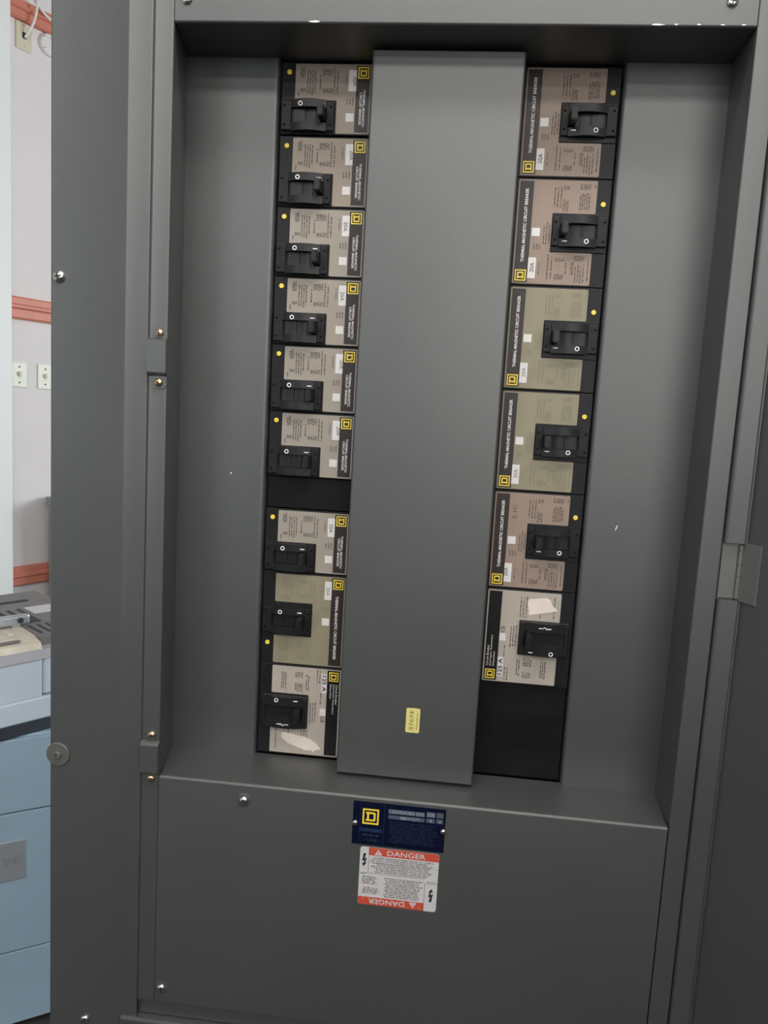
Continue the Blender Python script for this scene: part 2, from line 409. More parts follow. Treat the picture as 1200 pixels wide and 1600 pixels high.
fc = frame((-.694, .488, HC), (.60, .80))
t = empty('equipment_case', fc(-.1, -.2, 0)); L = t.location
link('rubber_base', fbox(fc, -.46, .19, -.40, .000, 0, .028, .004), 'rubber', t, -L)  # black band: rubber base, with the shadow under the case in its colour
link('lower_band', fbox(fc, -.47, .20, -.41, .004, .0275, .072, .003), 'case', t, -L)
link('body', fbox(fc, -.465, .0355, -.40, .000, .070, .150, .005), 'case', t, -L)
link('corner_post', fbox(fc, .0365, .195, -.40, -.003, .074, .152, .006, 3), 'case', t, -L)
b = BM(); prism(b, [(.002, .149), (.002, .152), (-.010, .166), (-.05, .170), (-.40, .170), (-.40, .149)], -.465, .034, 'x')
for v in b.verts: v.co = fc(*v.co)
lid = link('bevelled_lid', b, 'caseg', t, -L)
b = BM(); prism(b, [(.000, .150), (-.012, .165), (-.05, .172), (-.05, .150)], .0345, .19, 'x')
for v in b.verts: v.co = fc(*v.co)
link('corner_cap', b, 'caseg', t, -L)
b = BM(); prism(b, [(-.012, .164), (-.020, .178), (-.05, .186), (-.125, .189), (-.125, .164)], -.46, .040, 'x')
for v in b.verts: v.co = fc(*v.co)
top = link('beige_top', b, 'beige', t, -L)
for i in range(12):
    q = -.30+.027*i
    link('top_rib', fbox(fc, q, q+.010, -.100, -.070, .1865, .1905, .0015), 'beige', top)
link('latch', fbox(fc, -.12, .004, -.036, -.028, .181, .187, .002), 'grip', top)
gp = link('grip_panel', fbox(fc, -.46, .19, -.40, -.122, .150, .190, .005, 3), 'grip', t, -L)
link('side_grip', fbox(fc, .041, .19, -.1225, -.030, .158, .188, .003), 'grip', t, -L)
link('grip_recess', fbox(fc, -.24, .088, -.185, -.128, .188, .1915, .001), 'gripd', gp)
for i in range(7):
    link('slot', fbox(fc, .052+.018*i, .058+.018*i, -.112, -.050, .1865, .1890), 'gripd', gp)
    link('slot', fbox(fc, -.05+.022*i, -.043+.022*i, -.245, -.200, .1885, .1912), 'gripd', gp)
link('long_slot', fbox(fc, -.20, .135, -.320, -.306, .1885, .1915), 'gripd', gp)
link('white_sheet', fbox(fc, .100, .185, -.250, -.190, .1895, .1912), 'lab', gp)
hb = link('bar_handle', fbox(fc, -.34, .056, -.126, -.108, .194, .214, .004), 'steel', t, -L)
hh = BM(); lathe(hh, [(0, 0), (.0058, 0), (.0058, .002), (0, .002)], 0, 0, 16)
for v in hh.verts: v.co = fc(.036+v.co.x, -.1062-v.co.y, .204+v.co.z)
link('rivet_hole', hh, 'gripd', hb)
for q in (-.33, .020): link('handle_post', fbox(fc, q, q+.016, -.124, -.110, .183, .196), 'steel', hb)
tag(t, 'pale blue equipment case with beige and dark slotted top and steel bar handle', 'equipment case')

# ================================================================== PANELBOARD
F = -.0814; SY = -.0056; CY = -.0379          # front trim plane, side covers, centre cover
ZT, ZB = .0131, -.7911
XL, XR, XL2, XR2 = -.1935, .3745, -.2083, .3785
ZTOP, ZBOT = .215, -1.150
pb = empty('panelboard', (.045, .05, ZO+ZBOT))
tag(pb, 'open grey electrical panelboard with bare breaker compartment, trim and hinged door', 'panelboard')
PL = Vector((0, 0, ZO))-pb.location
def part(name, bm, m='paint', parent=None, smooth=False):
    return link(name, bm, m, parent or pb, PL if parent is None else (0, 0, 0), smooth)
# enclosure shell
b = BM()
box(b, -.3225, -.3205, F+.006, .166, ZBOT, ZTOP); box(b, .4155, .4175, F+.010, .166, ZBOT, ZTOP)
box(b, -.3225, .4175, .164, .166, ZBOT, ZTOP); box(b, -.3205, .4155, F+.010, .164, ZTOP-.002, ZTOP); box(b, -.3205, .4155, F+.010, .164, ZBOT, ZBOT+.002)
part('enclosure_box', b)
part('interior_pan', box(BM(), -.204, .373, .079, .082, ZB-.004, ZT+.004), 'gripd')
# left trim: folded sheet, outer flat, shallow break, hemmed inner edge
P = [(-.3240, F+.090), (-.3240, F+.0025)]+arc(-.3215, F+.0025, .0025, 180, 270)+[(-.2412, F), (-.2404, F-.0004), (-.2394, F-.0004), (-.2386, F), (-.2172, F+.0003)]
P += arc(-.2160, F+.0015, .0012, -100, 60, 5)+[(-.2185, F+.0062), (-.3190, F+.0062), (-.3190, F+.090)]
lt = part('side_trim', prism(BM(), P, ZBOT, ZTOP, 'z'), smooth=True)
screw('trim_screw', lt, -.3136, F, -.2418, .0068, .0045, 'zinc', 100)
screw('trim_screw', lt, -.2788, F, -1.1098, .0055, .0035, 'zinc', 20)
b = BM(); lathe(b, [(.0139, F), (.0139, F-.0012), (.0132, F-.0018), (.0050, F-.0018), (.0050, F-.0022)], -.3136, -.7774, 32)
ws = link('washer', b, 'washer', lt, smooth=True); ws['label'] = 'large flat grey washer on the left trim'
b = BM(); lathe(b, [(.0050, F-.0016), (.0050, F-.0040), (.0040, F-.0050), (.0022, F-.0050), (.0022, F-.0030), (0, F-.0030)], -.3136, -.7774, 12)
link('washer_bolt', b, 'washer', lt)
# inner left strip and compartment wall
P = [(-.2170, F+.0066), (-.2156, F+.0022), (-.2140, F+.0020), (-.2132, F+.0006), (-.2122, F+.0003), (-.2108, F+.0010)]+arc(XL-.0020, F+.0030, .0020, -90, 0)+[(XL2+.0008, SY+.004), (XL2-.0012, SY+.004), (XL-.0030, F+.0050), (-.2120, F+.0078)]
ls = part('inner_frame', prism(BM(), P, -1.0745, ZTOP, 'z'), smooth=True)
# right strip, compartment wall
P = [(.3965, F+.0045), (.3950, F+.0010)]+arc(XR+.0016, F+.0026, .0016, 270, 180)+[(XR2-.0012, SY+.004), (XR2+.0008, SY+.004), (XR+.0030, F+.0050), (.3965, F+.0060)]
part('inner_frame', prism(BM(), P, ZBOT+.004, ZTOP, 'z'), smooth=True)
# right outer trim beneath the hinge channel
part('side_trim', prism(BM(), [(.3955, F+.0045), (.4180, F+.0045), (.4180, F+.090), (.4160, F+.090), (.4160, F+.0062), (.3955, F+.0062)], ZBOT, ZTOP, 'z'))
def channel(z0, z1):
    P = [(.3966, F+.0046), (.3966, F+.0012)]+arc(.4000, F-.0012, .0034, 170, 270, 5)+[(.4120, F-.0050)]+arc(.4145, F-.0030, .0026, 270, 350, 4)+[(.4172, F-.0008), (.4190, F-.0012), (.4190, F+.0046)]
    part('hinge_channel', prism(BM(), P, z0, z1, 'z'), smooth=True)
channel(-.4775, ZTOP); channel(-1.0930, -.5365)
# top cover
P = [(F+.0012, ZTOP-.004), (F+.0012, ZT+.0025)]+[(F+.0037-.0025*cos(R(a)), ZT+.0025-.0025*sin(R(a))) for a in (18, 36, 54, 72, 90)]+[(SY+.006, ZT), (SY+.006, ZT+.002), (F+.0040, ZT+.0020), (F+.0032, ZTOP-.004)]
tcv = part('top_cover', prism(BM(), P, XL+.0006, XR-.0006, 'x'), smooth=True)
for i, (x, z) in enumerate(((-.1803, .0345), (.3494, .0352))): 
    screw('cover_screw', tcv, x, F+.0012, z, .0054, .0034, 'zinc', 30+50*i)
# bottom cover with shelf
P = [(F+.0008, -1.0738), (F+.0008, ZB-.0032)]+[(F+.0040-.0032*cos(R(a)), ZB-.0032+.0032*sin(R(a))) for a in (18, 36, 54, 72, 90)]+[(SY+.006, ZB), (SY+.006, ZB-.002), (F+.0045, ZB-.0024), (F+.0030, -1.0738)]
bcv = part('bottom_cover', prism(BM(), P, XL+.0004, XR-.0016, 'x'), smooth=True)
for (x, z) in ((-.0930, -.8105), (-.1849, -1.0563)):
    b = BM(); lathe(b, [(.0085, F+.0009), (.0075, F+.0004), (.0060, F+.0002), (0, F+.0002)], x, z, 24); link('dimple', b, 'paint', bcv, smooth=True)
    screw('cover_screw', bcv, x, F+.0004, z, .0054, .0036, 'zinc', 15)
part('bottom_rail', box(BM(), -.2165, .3950, F+.0065, F+.012, -1.0965, -1.0730, .001))
part('bottom_trim', box(BM(), -.2350, .3950, F-.0040, F+.012, ZBOT, -1.0975, .0025))
# side covers and the centre cover
r = .0045
P = [(XL2-.001, SY), (-.1022-r, SY)]+arc(-.1022-r, SY+r, r, -90, 0)+[(-.1022, .040), (-.1042, .040), (-.1042, SY+.004), (XL2-.001, SY+.004)]
sc1 = part('side_cover', prism(BM(), P, ZB-.001, ZT+.001, 'z'), smooth=True)
P = [(XR2+.001, SY), (XR2+.001, SY+.004), (.2712, SY+.004), (.2712, .040), (.2690, .040)]+arc(.2690+r, SY+r, r, 180, 270)
sc2 = part('side_cover', prism(BM(), P, ZB-.001, ZT+.001, 'z'), smooth=True)
r = .0030
P = [(.0043, .060), (.0043, CY+r)]+arc(.0043+r, CY+r, r, 180, 270)+arc(.1636-r, CY+r, r, 270, 360)+[(.1636, .060), (.1616, .060), (.1616, CY+.003), (.0063, CY+.003), (.0063, .060)]
cc = part('centre_cover', prism(BM(), P, -.7862, .0078, 'z'), smooth=True)
for nm, za, zb, pp in (('shelf_return', ZB-.0024, ZB-.0002, bcv), ('soffit_return', ZT+.0002, ZT+.0022, tcv)):
    link(nm, prism(BM(), [(XL+.0006, F+.006), (XR-.0016, F+.006), (XR2+.0006, SY+.0065), (XL2-.0008, SY+.0065)], za, zb, 'z'), 'paint', pp)
# paint chips
def chipm(parent, x, y, z, L_, W_, a, axis='y'):
    b = BM(); pts = []
    for i in range(9):
        t_ = 2*pi*i/9; q = .7+.5*random.random(); u, v = L_/2*cos(t_)*q, W_/2*sin(t_)*q
        pts.append((x+u*cos(a)-v*sin(a), z+u*sin(a)+v*cos(a)))
    prism(b, pts, y, y-.00012, axis); link('paint_chip', b, 'chip', parent)
chipm(sc1, -.1427, SY, -.4463, .0042, .0014, R(40)); chipm(sc2, .3048, SY, -.4802, .0072, .0014, R(75))
chipm(tcv, -.0495, F+.0012, ZT+.0008+.0008, .012, .0022, 0); chipm(tcv, .2830, F+.0012, ZT+.0016, .013, .0018, 0)
for k, x in enumerate((.300, .321, .343, .362)): chipm(tcv, x, F+.0012, ZT+.0020, .004, .0012, 0)
# catch brackets
def bracket(zt, zk0, zk1, zb):
    xa, xb = -.2127, -.1928; xc = -.2018
    b = BM(); y = F+.0010
    p = rrect(-.2098, -.1932, zb, zt, .0045, 3); prism(b, p, y, y-.0016)
    br = part('catch_bracket', b)
    b = BM()
    P = [(y, zk0-.0022), (y-.0016, zk0-.0022), (y-.0055, zk0+.0004), (y-.0066, zk0+.0018), (y-.0066, zk1-.0018), (y-.0055, zk1-.0004), (y-.0016, zk1+.0022), (y, zk1+.0022)]
    prism(b, P, xa-.0012, xb, 'x'); bmesh.ops.bevel(b, geom=b.edges[:], offset=.0004, segments=2, affect='EDGES')
    link('raised_bridge', b, 'paint', br)
    for z in (zt-.0062, zb+.0062): screw('brass_screw', br, xc, y-.0016, z, .0046, .0034, 'brass', random.randint(0, 90))
bracket(-.2898, -.3390, -.3030, -.3540)
bracket(-.7365, -.7880, -.7520, -.8010)
# hinge
P0 = Vector((.4172, F-.0020, 0)); A = R(64)
hd = empty('door_axis', (0, 0, 0)); bpy.data.objects.remove(hd)
frd = frame((.4186, F-.0004, 0), (cos(A), -sin(A)))      # s out along the door, q towards the viewer
b = fbox(frd, 0, .66, -.022, 0, ZBOT+.03, ZTOP-.03, .002)
dr = part('door', b)
for (s0, s1) in ((.006, .020), (.640, .660)):
    link('door_flange', fbox(frd, s0, s1, -.006, .012, ZBOT+.03, ZTOP-.03, .0012), 'paint', dr) if s0 > .1 else None
link('door_stiffener', fbox(frd, .30, .36, -.006, .008, ZBOT+.12, ZTOP-.12, .002), 'paint', dr)
lk = link('door_lock', fbox(frd, .585, .630, -.006, .012, -.50, -.42, .003), 'zinc', dr)
hg = part('hinge', box(BM(), .3970, .4150, F+.0020, F+.0046, -.5355, -.4785, .0004), 'hingem')
b = BM()
for (z0, z1) in ((-.5350, -.5255), (-.5115, -.5000), (-.4860, -.4795)): prism(b, [(.4150+.0024*cos(R(a)), F+.0006+.0024*sin(R(a))) for a in range(0, 360, 30)], z0, z1, 'z')
link('hinge_knuckle', b, 'hingem', hg, smooth=True)
b = BM()
for (z0, z1) in ((-.5252, -.5118), (-.4997, -.4863)): prism(b, [(.4150+.0025*cos(R(a)), F+.0006+.0025*sin(R(a))) for a in range(0, 360, 30)], z0, z1, 'z')
link('hinge_knuckle', b, 'hingem', hg, smooth=True)
link('hinge_leaf', fbox(frd, -.0030, .0215, 0.0001, .0018, -.5375, -.4770, .0004), 'hingem', hg)
screw('channel_screw', pb, .4150, F+.0040, -1.1010, .0035, .0030, 'brass', 10, PL)

# ---- nameplate
y0 = F+.0008
X0, X1, Z0, Z1 = .0322, .1354, -.8476, -.7966
npb = box(BM(), X0, X1, y0-.0008, y0, Z0, Z1, .0003)
npl = part('nameplate', npb, 'blue'); npl['label'] = 'navy blue riveted nameplate with yellow square emblem and stamped rating'
yp = y0-.00085
logo('emblem', npl, X0+.0200, yp, Z1-.0170, .0182, 0)
quads('plate_band', [(X0+.0085, X0+.0340, Z0+.0158, Z0+.0200), (X0+.0350, X0+.0356, Z0+.001, Z1-.001), (X0+.0080, X0+.0085, Z0+.001, Z1-.002), (X0+.0085, X0+.0350, Z1-.0030, Z1-.0027)], 'blue2', npl, yp)
quads('stamp_box', [(X0+.0395, X0+.0800, Z1-.0112, Z1-.0058), (X0+.0820, X0+.0915, Z1-.0108, Z1-.0046), (X0+.0930, X0+.1005, Z1-.0108, Z1-.0044),
                    (X0+.0395, X0+.0800, Z1-.0172, Z1-.0128), (X0+.0820, X0+.0915, Z1-.0172, Z1-.0124), (X0+.0930, X0+.1005, Z1-.0172, Z1-.0122)], 'bluebox', npl, yp)
yq = yp-.0003
text('stamped_text', '12S0969384 090', .0042, 'silver', npl, (X0+.0598, yq, Z1-.0084), fit=(.0385, .0038))
text('stamped_text', '500', .0042, 'silver', npl, (X0+.0868, yq, Z1-.0076), fit=(.0088, .0046))
text('stamped_text', '480Y/277', .0042, 'silver', npl, (X0+.0635, yq, Z1-.0150), fit=(.0220, .0036))
text('stamped_text', '3', .0042, 'silver', npl, (X0+.0868, yq, Z1-.0148), fit=(.0026, .0034))
text('stamped_text', '4', .0042, 'silver', npl, (X0+.0968, yq, Z1-.0147), fit=(.0026, .0034))
text('plate_text', 'I-LINE', .004, 'dimblue', npl, (X0+.0215, yq, Z0+.0066), fit=(.0140, .0032))
rr = random.Random(3)
quads('fine_print', fine(X0+.0395, X0+.0970, Z0+.0055, Z1-.0195, False, .0024, .0009, .85, rr)+fine(X0+.0115, X0+.0320, Z0+.0098, Z0+.0142, False, .0040, .0026, .9, rr)
      + fine(X0+.0115, X0+.0320, Z0+.0165, Z0+.0195, False, .003, .0012, .9, rr), 'dimblue', npl, yp-.0001)
for (x, z) in ((X0+.0030, -.8223), (X1-.0018, -.8223)): screw('rivet', npl, x, y0-.0008, z, .0033, .0030, 'zinc', 60)
# ---- danger label
X0, X1, Z0, Z1 = .0426, .1314, -.9197, -.8502
dl = part('danger_label', prism(BM(), rrect(X0, X1, Z0, Z1, .0030), y0, y0-.0003), 'lab'); dl['label'] = 'white and red warning label printed DANGER upright and upside down'
yp = y0-.00036
def up(pts): return [(X0+u, Z1-v) for u, v in pts]
b = BM(); prism(b, up([(.0100, .0001), (.0860, .0001), (.0880, .0012), (.0886, .0030), (.0886, .0095), (.0100, .0095)]), yp, yp-.00005)
link('red_band', b, 'red', dl)
b = BM(); prism(b, up([(.0002, .0600), (.0745, .0600), (.0745, .0694), (.0028, .0694), (.0010, .0686), (.0002, .0670)]), yp, yp-.00005)
link('red_band', b, 'red', dl)
yq = yp-.0002
text('danger_text', 'DANGER', .008, 'lab', dl, (X0+.0520, yq, Z1-.0050), fit=(.0430, .0058), bold=.0001)
text('danger_text', 'DANGER', .008, 'lab', dl, (X0+.0325, yq, Z1-.0645), 180, fit=(.0410, .0058), bold=.0001)
for (cu, cv, s, nm) in ((.0205, .0052, 1, 0), (.0625, .0643, -1, 1)):
    b = BM(); prism(b, up([(cu-.0042, cv+.0034*s), (cu+.0042, cv+.0034*s), (cu, cv-.0036*s)]), yp-.0001, yp-.0002); link('warning_triangle', b, 'lab', dl)
    b = BM(); prism(b, up([(cu-.0006, cv-.0012*s), (cu+.0006, cv-.0012*s), (cu+.0003, cv+.0016*s), (cu-.0003, cv+.0016*s)]), yp-.0002, yp-.0003)
    prism(b, up([(cu-.0005, cv+.0020*s), (cu+.0005, cv+.0020*s), (cu+.0005, cv+.0028*s), (cu-.0005, cv+.0028*s)]), yp-.0002, yp-.0003); link('exclamation_mark', b, 'red', dl)
def bolt(cu, cv, s):
    pts = [(-.0010, -.0080), (.0020, -.0075), (.0004, -.0018), (.0028, -.0026), (.0014, .0038), (.0030, .0034), (-.0006, .0082), (-.0024, .0042), (-.0004, .0040), (.0004, .0008), (-.0024, .0018)]
    b = BM(); prism(b, up([(cu+s*u, cv+s*v) for u, v in pts]), yp, yp-.0001); link('bolt_arrow', b, 'bink', dl)
bolt(.0050, .0155, 1); bolt(.0820, .0500, -1)
T = .00035
quads('ruled_line', [(X0+.0098, X0+.0098+T, Z1-.0300, Z1-.0002), (X0+.0002, X0+.0745, Z1-.0312, Z1-.0312+T), (X0+.0745, X0+.0745+T, Z0+.0002, Z0+.0330), (X0+.0100, X0+.0886, Z1-.0185, Z1-.0185+T*.6), (X0+.0745, X0+.0886, Z1-.0365, Z1-.0365+T), (X0+.0002, X0+.0240, Z1-.0440, Z1-.0440+T*.6)], 'bink', dl, yp-.0001)
rr = random.Random(5)
quads('fine_print', fine(X0+.0120, X0+.0840, Z1-.0300, Z1-.0108, False, .0021, .0011, .95, rr)+fine(X0+.0270, X0+.0730, Z1-.0585, Z1-.0345, False, .0022, .0011, .95, rr)
      + fine(X0+.0035, X0+.0200, Z1-.0440, Z1-.0345, False, .0021, .0011, .95, rr)+fine(X0+.0035, X0+.0230, Z1-.0560, Z1-.0480, False, .0021, .0011, .95, rr)
      + fine(X0+.0760, X0+.0870, Z1-.0352, Z1-.0335, False, .0021, .0010, .95, rr)+fine(X0+.0015, X0+.0095, Z1-.0330, Z1-.0315, False, .0021, .0010, .95, rr), 'ink', dl, yp-.0001)
# ---- yellow number sticker
X0, X1, Z0, Z1 = .0826, .0986, -.7300, -.7006
ys = part('number_sticker', prism(BM(), rrect(X0, X1, Z0, Z1, .0020), CY, CY-.0004), 'ysticker'); ys['label'] = 'small yellow number sticker on the centre cover'
text('sticker_number', '57674', .006, 'yink', ys, ((X0+X1)/2-.0015, CY-.0006, (Z0+Z1)/2), 90, fit=(.0225, .0048))
rr = random.Random(9); quads('fine_print', fine(X1-.0042, X1-.0020, Z0+.003, Z1-.004, True, .0020, .0014, .95, rr), 'yink', ys, CY-.0005)

# ================================================================== CIRCUIT BREAKERS
mm = .001
LABW = 84.3
def fine3(seed):
    r = random.Random(seed); out = []
    for (u0, u1, v0, v1, p) in ((38, 48, 80, 106, 3.0), (48.5, 55, 100, 104.5, 2.0), (48.5, 55, 77.5, 90, 2.0), (66, 77.5, 101, 107, 2.0), (66, 78, 78.5, 98, 2.6), (81, 83.3, 102.5, 108, 2),
        (29.3, 38, 42, 66, 3.3), (19.8, 28.6, 36.5, 43, 3.0), (35.5, 43.5, 3.5, 31.5, 3.2), (44.5, 55, 24.5, 28.5, 2.0), (45, 55.4, 5, 11.5, 2.2), (56, 58.5, 10, 26, 2), (65.5, 77, 25.5, 31.5, 2.0), (66.5, 78, 2, 23, 2.7), (80, 82.3, 3.5, 32, 2), (26, 30, 9.6, 23.5, 3), (62, 66, 10.5, 24, 2.6)):
        out += fine(u0*mm, u1*mm, v0*mm, v1*mm, True, p*mm, 1.35*mm, .95, r)
    return out
def fine2(seed):
    r = random.Random(seed); out = []
    for (u0, u1, v0, v1, p) in ((73.5, 78.7, 3, 15, 2), (72.2, 78.4, 25.4, 29.7, 2), (60.6, 71.8, 6.6, 31.8, 3.0), (42.6, 54.4, 4.8, 12.7, 2.1), (41.8, 53.6, 25.2, 30, 2.1), (55, 57.5, 10, 26.5, 2.2), (35.3, 42.2, 3.8, 32, 3.3), (26.2, 29.3, 8.5, 24.3, 2.6), (17.8, 27.4, 35.2, 42.4, 3.1), (79.4, 81.2, 29, 35, 2)):
        out += fine(u0*mm, u1*mm, v0*mm, v1*mm, True, p*mm, 1.35*mm, .95, r)
    return out
def fine125(seed):
    r = random.Random(seed); out = []
    for (u0, u1, v0, v1, p) in ((37, 47, 79, 104, 3.2), (60, 63, 79, 96, 3), (76, 78, 80, 108, 2), (28, 37, 41, 70, 3.0), (22, 25, 29, 45, 2.4), (24, 30, 2, 20, 2.4), (38, 43, 8, 30, 2.6), (46, 56, 6, 14, 2.2), (46, 56, 20, 31, 2.2), (66, 73, 6, 31, 2.5)):
        out += fine(u0*mm, u1*mm, v0*mm, v1*mm, True, p*mm, 1.2*mm, .95, r)
    return out
def mesh_of(bm, smooth=False):
    bmesh.ops.recalc_face_normals(bm, faces=bm.faces)
    me = bpy.data.meshes.new('breaker_part'); bm.to_mesh(me); bm.free()
    if smooth:
        for p in me.polygons: p.use_smooth = True
        me.set_sharp_from_angle(angle=R(35))
    return me
def archm(u0, u1, v0, v1, h0, h1, n=12):
    """guard strip whose face bulges towards the viewer"""
    b = BM(); top = []
    for i in range(n+1):
        q = i/n; u = u0+(u1-u0)*q; h = h0+(h1-h0)*sin(pi*q)
        top.append((u*mm, -h*mm))
    pts = [(u0*mm, 0)]+top+[(u1*mm, 0)]
    prism(b, pts, v0*mm, v1*mm, 'z')
    return b
MESH = {}
def shared(key, fn):
    if key not in MESH: MESH[key] = fn()
    return MESH[key]
def quadmesh(rects, y):
    v = []; f = []
    for (x0, x1, z0, z1) in rects:
        i = len(v); v += [(x0, y, z0), (x1, y, z0), (x1, y, z1), (x0, y, z1)]; f.append((i, i+1, i+2, i+3))
    me = bpy.data.meshes.new('fine_print'); me.from_pydata(v, [], f); me.update(); return me
def use(name, me, m, parent):
    """object on shared mesh data, one copy of the data for each material"""
    k = (me.name, m)
    if k not in MESH:
        c = me.copy(); c.materials.clear(); c.materials.append(M[m]); MESH[k] = c
    o = bpy.data.objects.new(name, MESH[k]); C.objects.link(o); o.parent = parent; return o
def label_poly(kind):
    if kind == 2: pts = [(0, 0), (LABW, 0), (LABW, 37.6), (37.4, 37.6), (37.4, 72.3), (0, 72.3)]
    else: pts = [(0, 0), (LABW, 0), (LABW, 34.3), (38.6, 34.3), (38.6, 75.8), (LABW, 75.8), (LABW, 110.2), (0, 110.2)]
    out = []; n = len(pts); c = .9
    for i in range(n):
        p, a, b = Vector(pts[i]), Vector(pts[i-1]), Vector(pts[(i+1) % n])
        out += [tuple((p+(a-p).normalized()*c)*mm), tuple((p+(b-p).normalized()*c)*mm)]
    return out
def breaker(kind, amp, col, loc, flip, label, group, patch=None, note=None, txtoff=0.0):
    e = empty('circuit_breaker', loc, (0, pi if flip else 0, 0)); tag(e, label, 'circuit breaker', group)
    big = kind == 125
    hcell = 76.2 if kind == 2 else 114.3; hl = 72.3 if kind == 2 else 110.2
    vc = 55.2 if kind == 2 else 56.1
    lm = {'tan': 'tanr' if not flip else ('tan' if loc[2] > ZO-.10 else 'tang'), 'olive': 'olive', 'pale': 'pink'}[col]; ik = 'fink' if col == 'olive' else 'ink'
    if big: ik = 'bink'
    use('body', shared(('body', kind), lambda: mesh_of(box(BM(), -2.4*mm, 99.6*mm, 0, .076, -1.8*mm, (hcell-2.4)*mm, .0007))), 'black', e)
    lb = use('label', shared(('lab', kind), lambda: mesh_of(prism(BM(), label_poly(2 if kind == 2 else 3), .0001, -.0005))), lm, e)
    lb['label'] = {'tan': 'tan printed face label', 'olive': 'faded olive printed face label', 'pale': 'pale grey printed face label'}[col]
    sm = 'strip2' if (big or kind == 2.5) else 'strip'
    use('title_strip', shared(('strip', kind), lambda: mesh_of(box(BM(), 1.5*mm, 16.4*mm, -.00066, -.0003, 1.3*mm, (hl-1.6)*mm))), sm, lb)
    logo('emblem', lb, 8.6*mm, -.00068, 8.7*mm, (12.0 if not big else 11.4)*mm, 1)
    yt = -.00078
    if big:
        text('title_text', 'Circuit Breaker', .004, 'white', lb, (4.4*mm, yt, 31*mm), 90, fit=(25*mm, 2.7*mm))
        text('title_text', 'Interruptor Automático', .004, 'white', lb, (8.2*mm, yt, 37*mm), 90, fit=(37*mm, 2.7*mm))
        text('title_text', 'Disyuntor', .004, 'white', lb, (12.0*mm, yt, 27.5*mm), 90, fit=(18*mm, 2.7*mm))
    elif kind == 2:
        text('title_text', 'THERMAL-MAGNETIC', .004, 'white', lb, (7.0*mm, yt, 45.6*mm), 90, fit=(39*mm, 2.65*mm), bold=.00006)
        text('title_text', 'CIRCUIT BREAKER', .004, 'white', lb, (10.6*mm, yt, 46*mm), 90, fit=(34*mm, 2.65*mm), bold=.00006)
    else:
        text('title_text', 'THERMAL-MAGNETIC CIRCUIT BREAKER', .004, 'white', lb, (9.4*mm, yt, 61.8*mm), 90, fit=(78*mm, 3.4*mm), bold=.00008)
    # rating sticker and blank square
    if big:
        st = use('rating_sticker', shared(('st', 125), lambda: mesh_of(box(BM(), 16.6*mm, 23.2*mm, -.00070, -.0004, 6.5*mm, 30*mm))), 'sticker', lb)
        text('rating_text', '125 A', .006, 'bink', lb, (19.8*mm, yt-.0001, 18.2*mm), 90, fit=(20*mm, 4.9*mm), bold=.00012)
        text('mark_text', 'CE', .006, 'bink', lb, (20.0*mm, yt-.0001, 63.6*mm), 90, fit=(7.4*mm, 4.2*mm))
        use('blank_sticker', shared(('sq', 125), lambda: mesh_of(box(BM(), 16.6*mm, 24.0*mm, -.00070, -.0004, 49.8*mm, 58.6*mm))), 'sticker', lb)
        use('fine_print', shared('f125', lambda: quadmesh(fine125(4), -.00062)), ik, lb)
    else:
        st = use('rating_sticker', shared(('st', 3), lambda: mesh_of(box(BM(), 16.2*mm, 24.6*mm, -.00075, -.0004, 5.8*mm, 28.0*mm))), 'sticker', lb)
        text('rating_text', amp, .006, 'ink' if col != 'olive' else 'fink', lb, ((20.6+txtoff)*mm, yt-.0001, 17.6*mm), 90, fit=(10.2*mm, 4.4*mm))
        use('blank_sticker', shared(('sq', 3), lambda: mesh_of(box(BM(), 17.6*mm, 26.4*mm, -.00070, -.0004, 50.8*mm, 59.5*mm))), 'sticker', lb)
        use('fine_print', shared(('fine', kind), lambda: quadmesh(fine2(1) if kind == 2 else fine3(2), -.00062)), ik, lb)
    if patch:
        pa = link('torn_sticker', prism(BM(), [(u*mm, v*mm) for u, v in patch], -.0004, -.0009), 'torn', lb)
        pa['label'] = 'torn remains of a pale paper sticker'
    if note: text('pencil_note', note, .006, 'pencil', lb, (23.6*mm, -.0007, 88.5*mm), 90, fit=(17*mm, 5.2*mm))
    # handle housing
    if big:
        def esc():
            b = BM(); box(b, 38.4*mm, 95.2*mm, -.0040, .001, (vc-20.3)*mm, (vc+20.3)*mm, .0010)
            box(b, 39.2*mm, 44.6*mm, -.0075, -.003, (vc-19)*mm, (vc+19)*mm, .0008); box(b, 90.5*mm, 94.6*mm, -.0065, -.003, (vc-18)*mm, (vc+18)*mm, .0008); return mesh_of(b)
        ho = use('handle_housing', shared(('esc', 125), esc), 'handle', e)
        a = (44.4, 90.6, 8.6, 19.4, 6.5, 10.5)
    else:
        n0, n1 = (38.0, 72.4) if kind == 2 else (34.6, 75.6)
        def esc():
            b = BM(); box(b, 38.7*mm, 98.6*mm, -.0014, .001, n0*mm, n1*mm, .0005)
            box(b, 39.6*mm, 47.6*mm, -.0044, -.001, (vc-15.6)*mm, (vc+15.6)*mm, .0008); box(b, 87.0*mm, 98.2*mm, -.0050, -.001, (vc-15.6)*mm, (vc+15.6)*mm, .0009); return mesh_of(b)
        ho = use('handle_housing', shared(('esc', kind), esc), 'black', e)
        a = (47.4, 87.2, 7.8, 16.4, 5.0, 9.6)
    ka = 125 if big else kind
    use('guard_arch', shared(('arU', ka), lambda: mesh_of(archm(a[0], a[1], vc+a[2], vc+a[3], a[4], a[5]), True)), 'handle', ho)
    use('guard_arch', shared(('arL', ka), lambda: mesh_of(archm(a[0], a[1], vc-a[3], vc-a[2], a[4], a[5]), True)), 'handle', ho)
    hm = 'handle'
    use('handle_slide', shared(('sl', ka), lambda: mesh_of(archm(59.5, 71.0, vc-7.2, vc+7.2, 2.2, 2.9), True)), hm, ho)
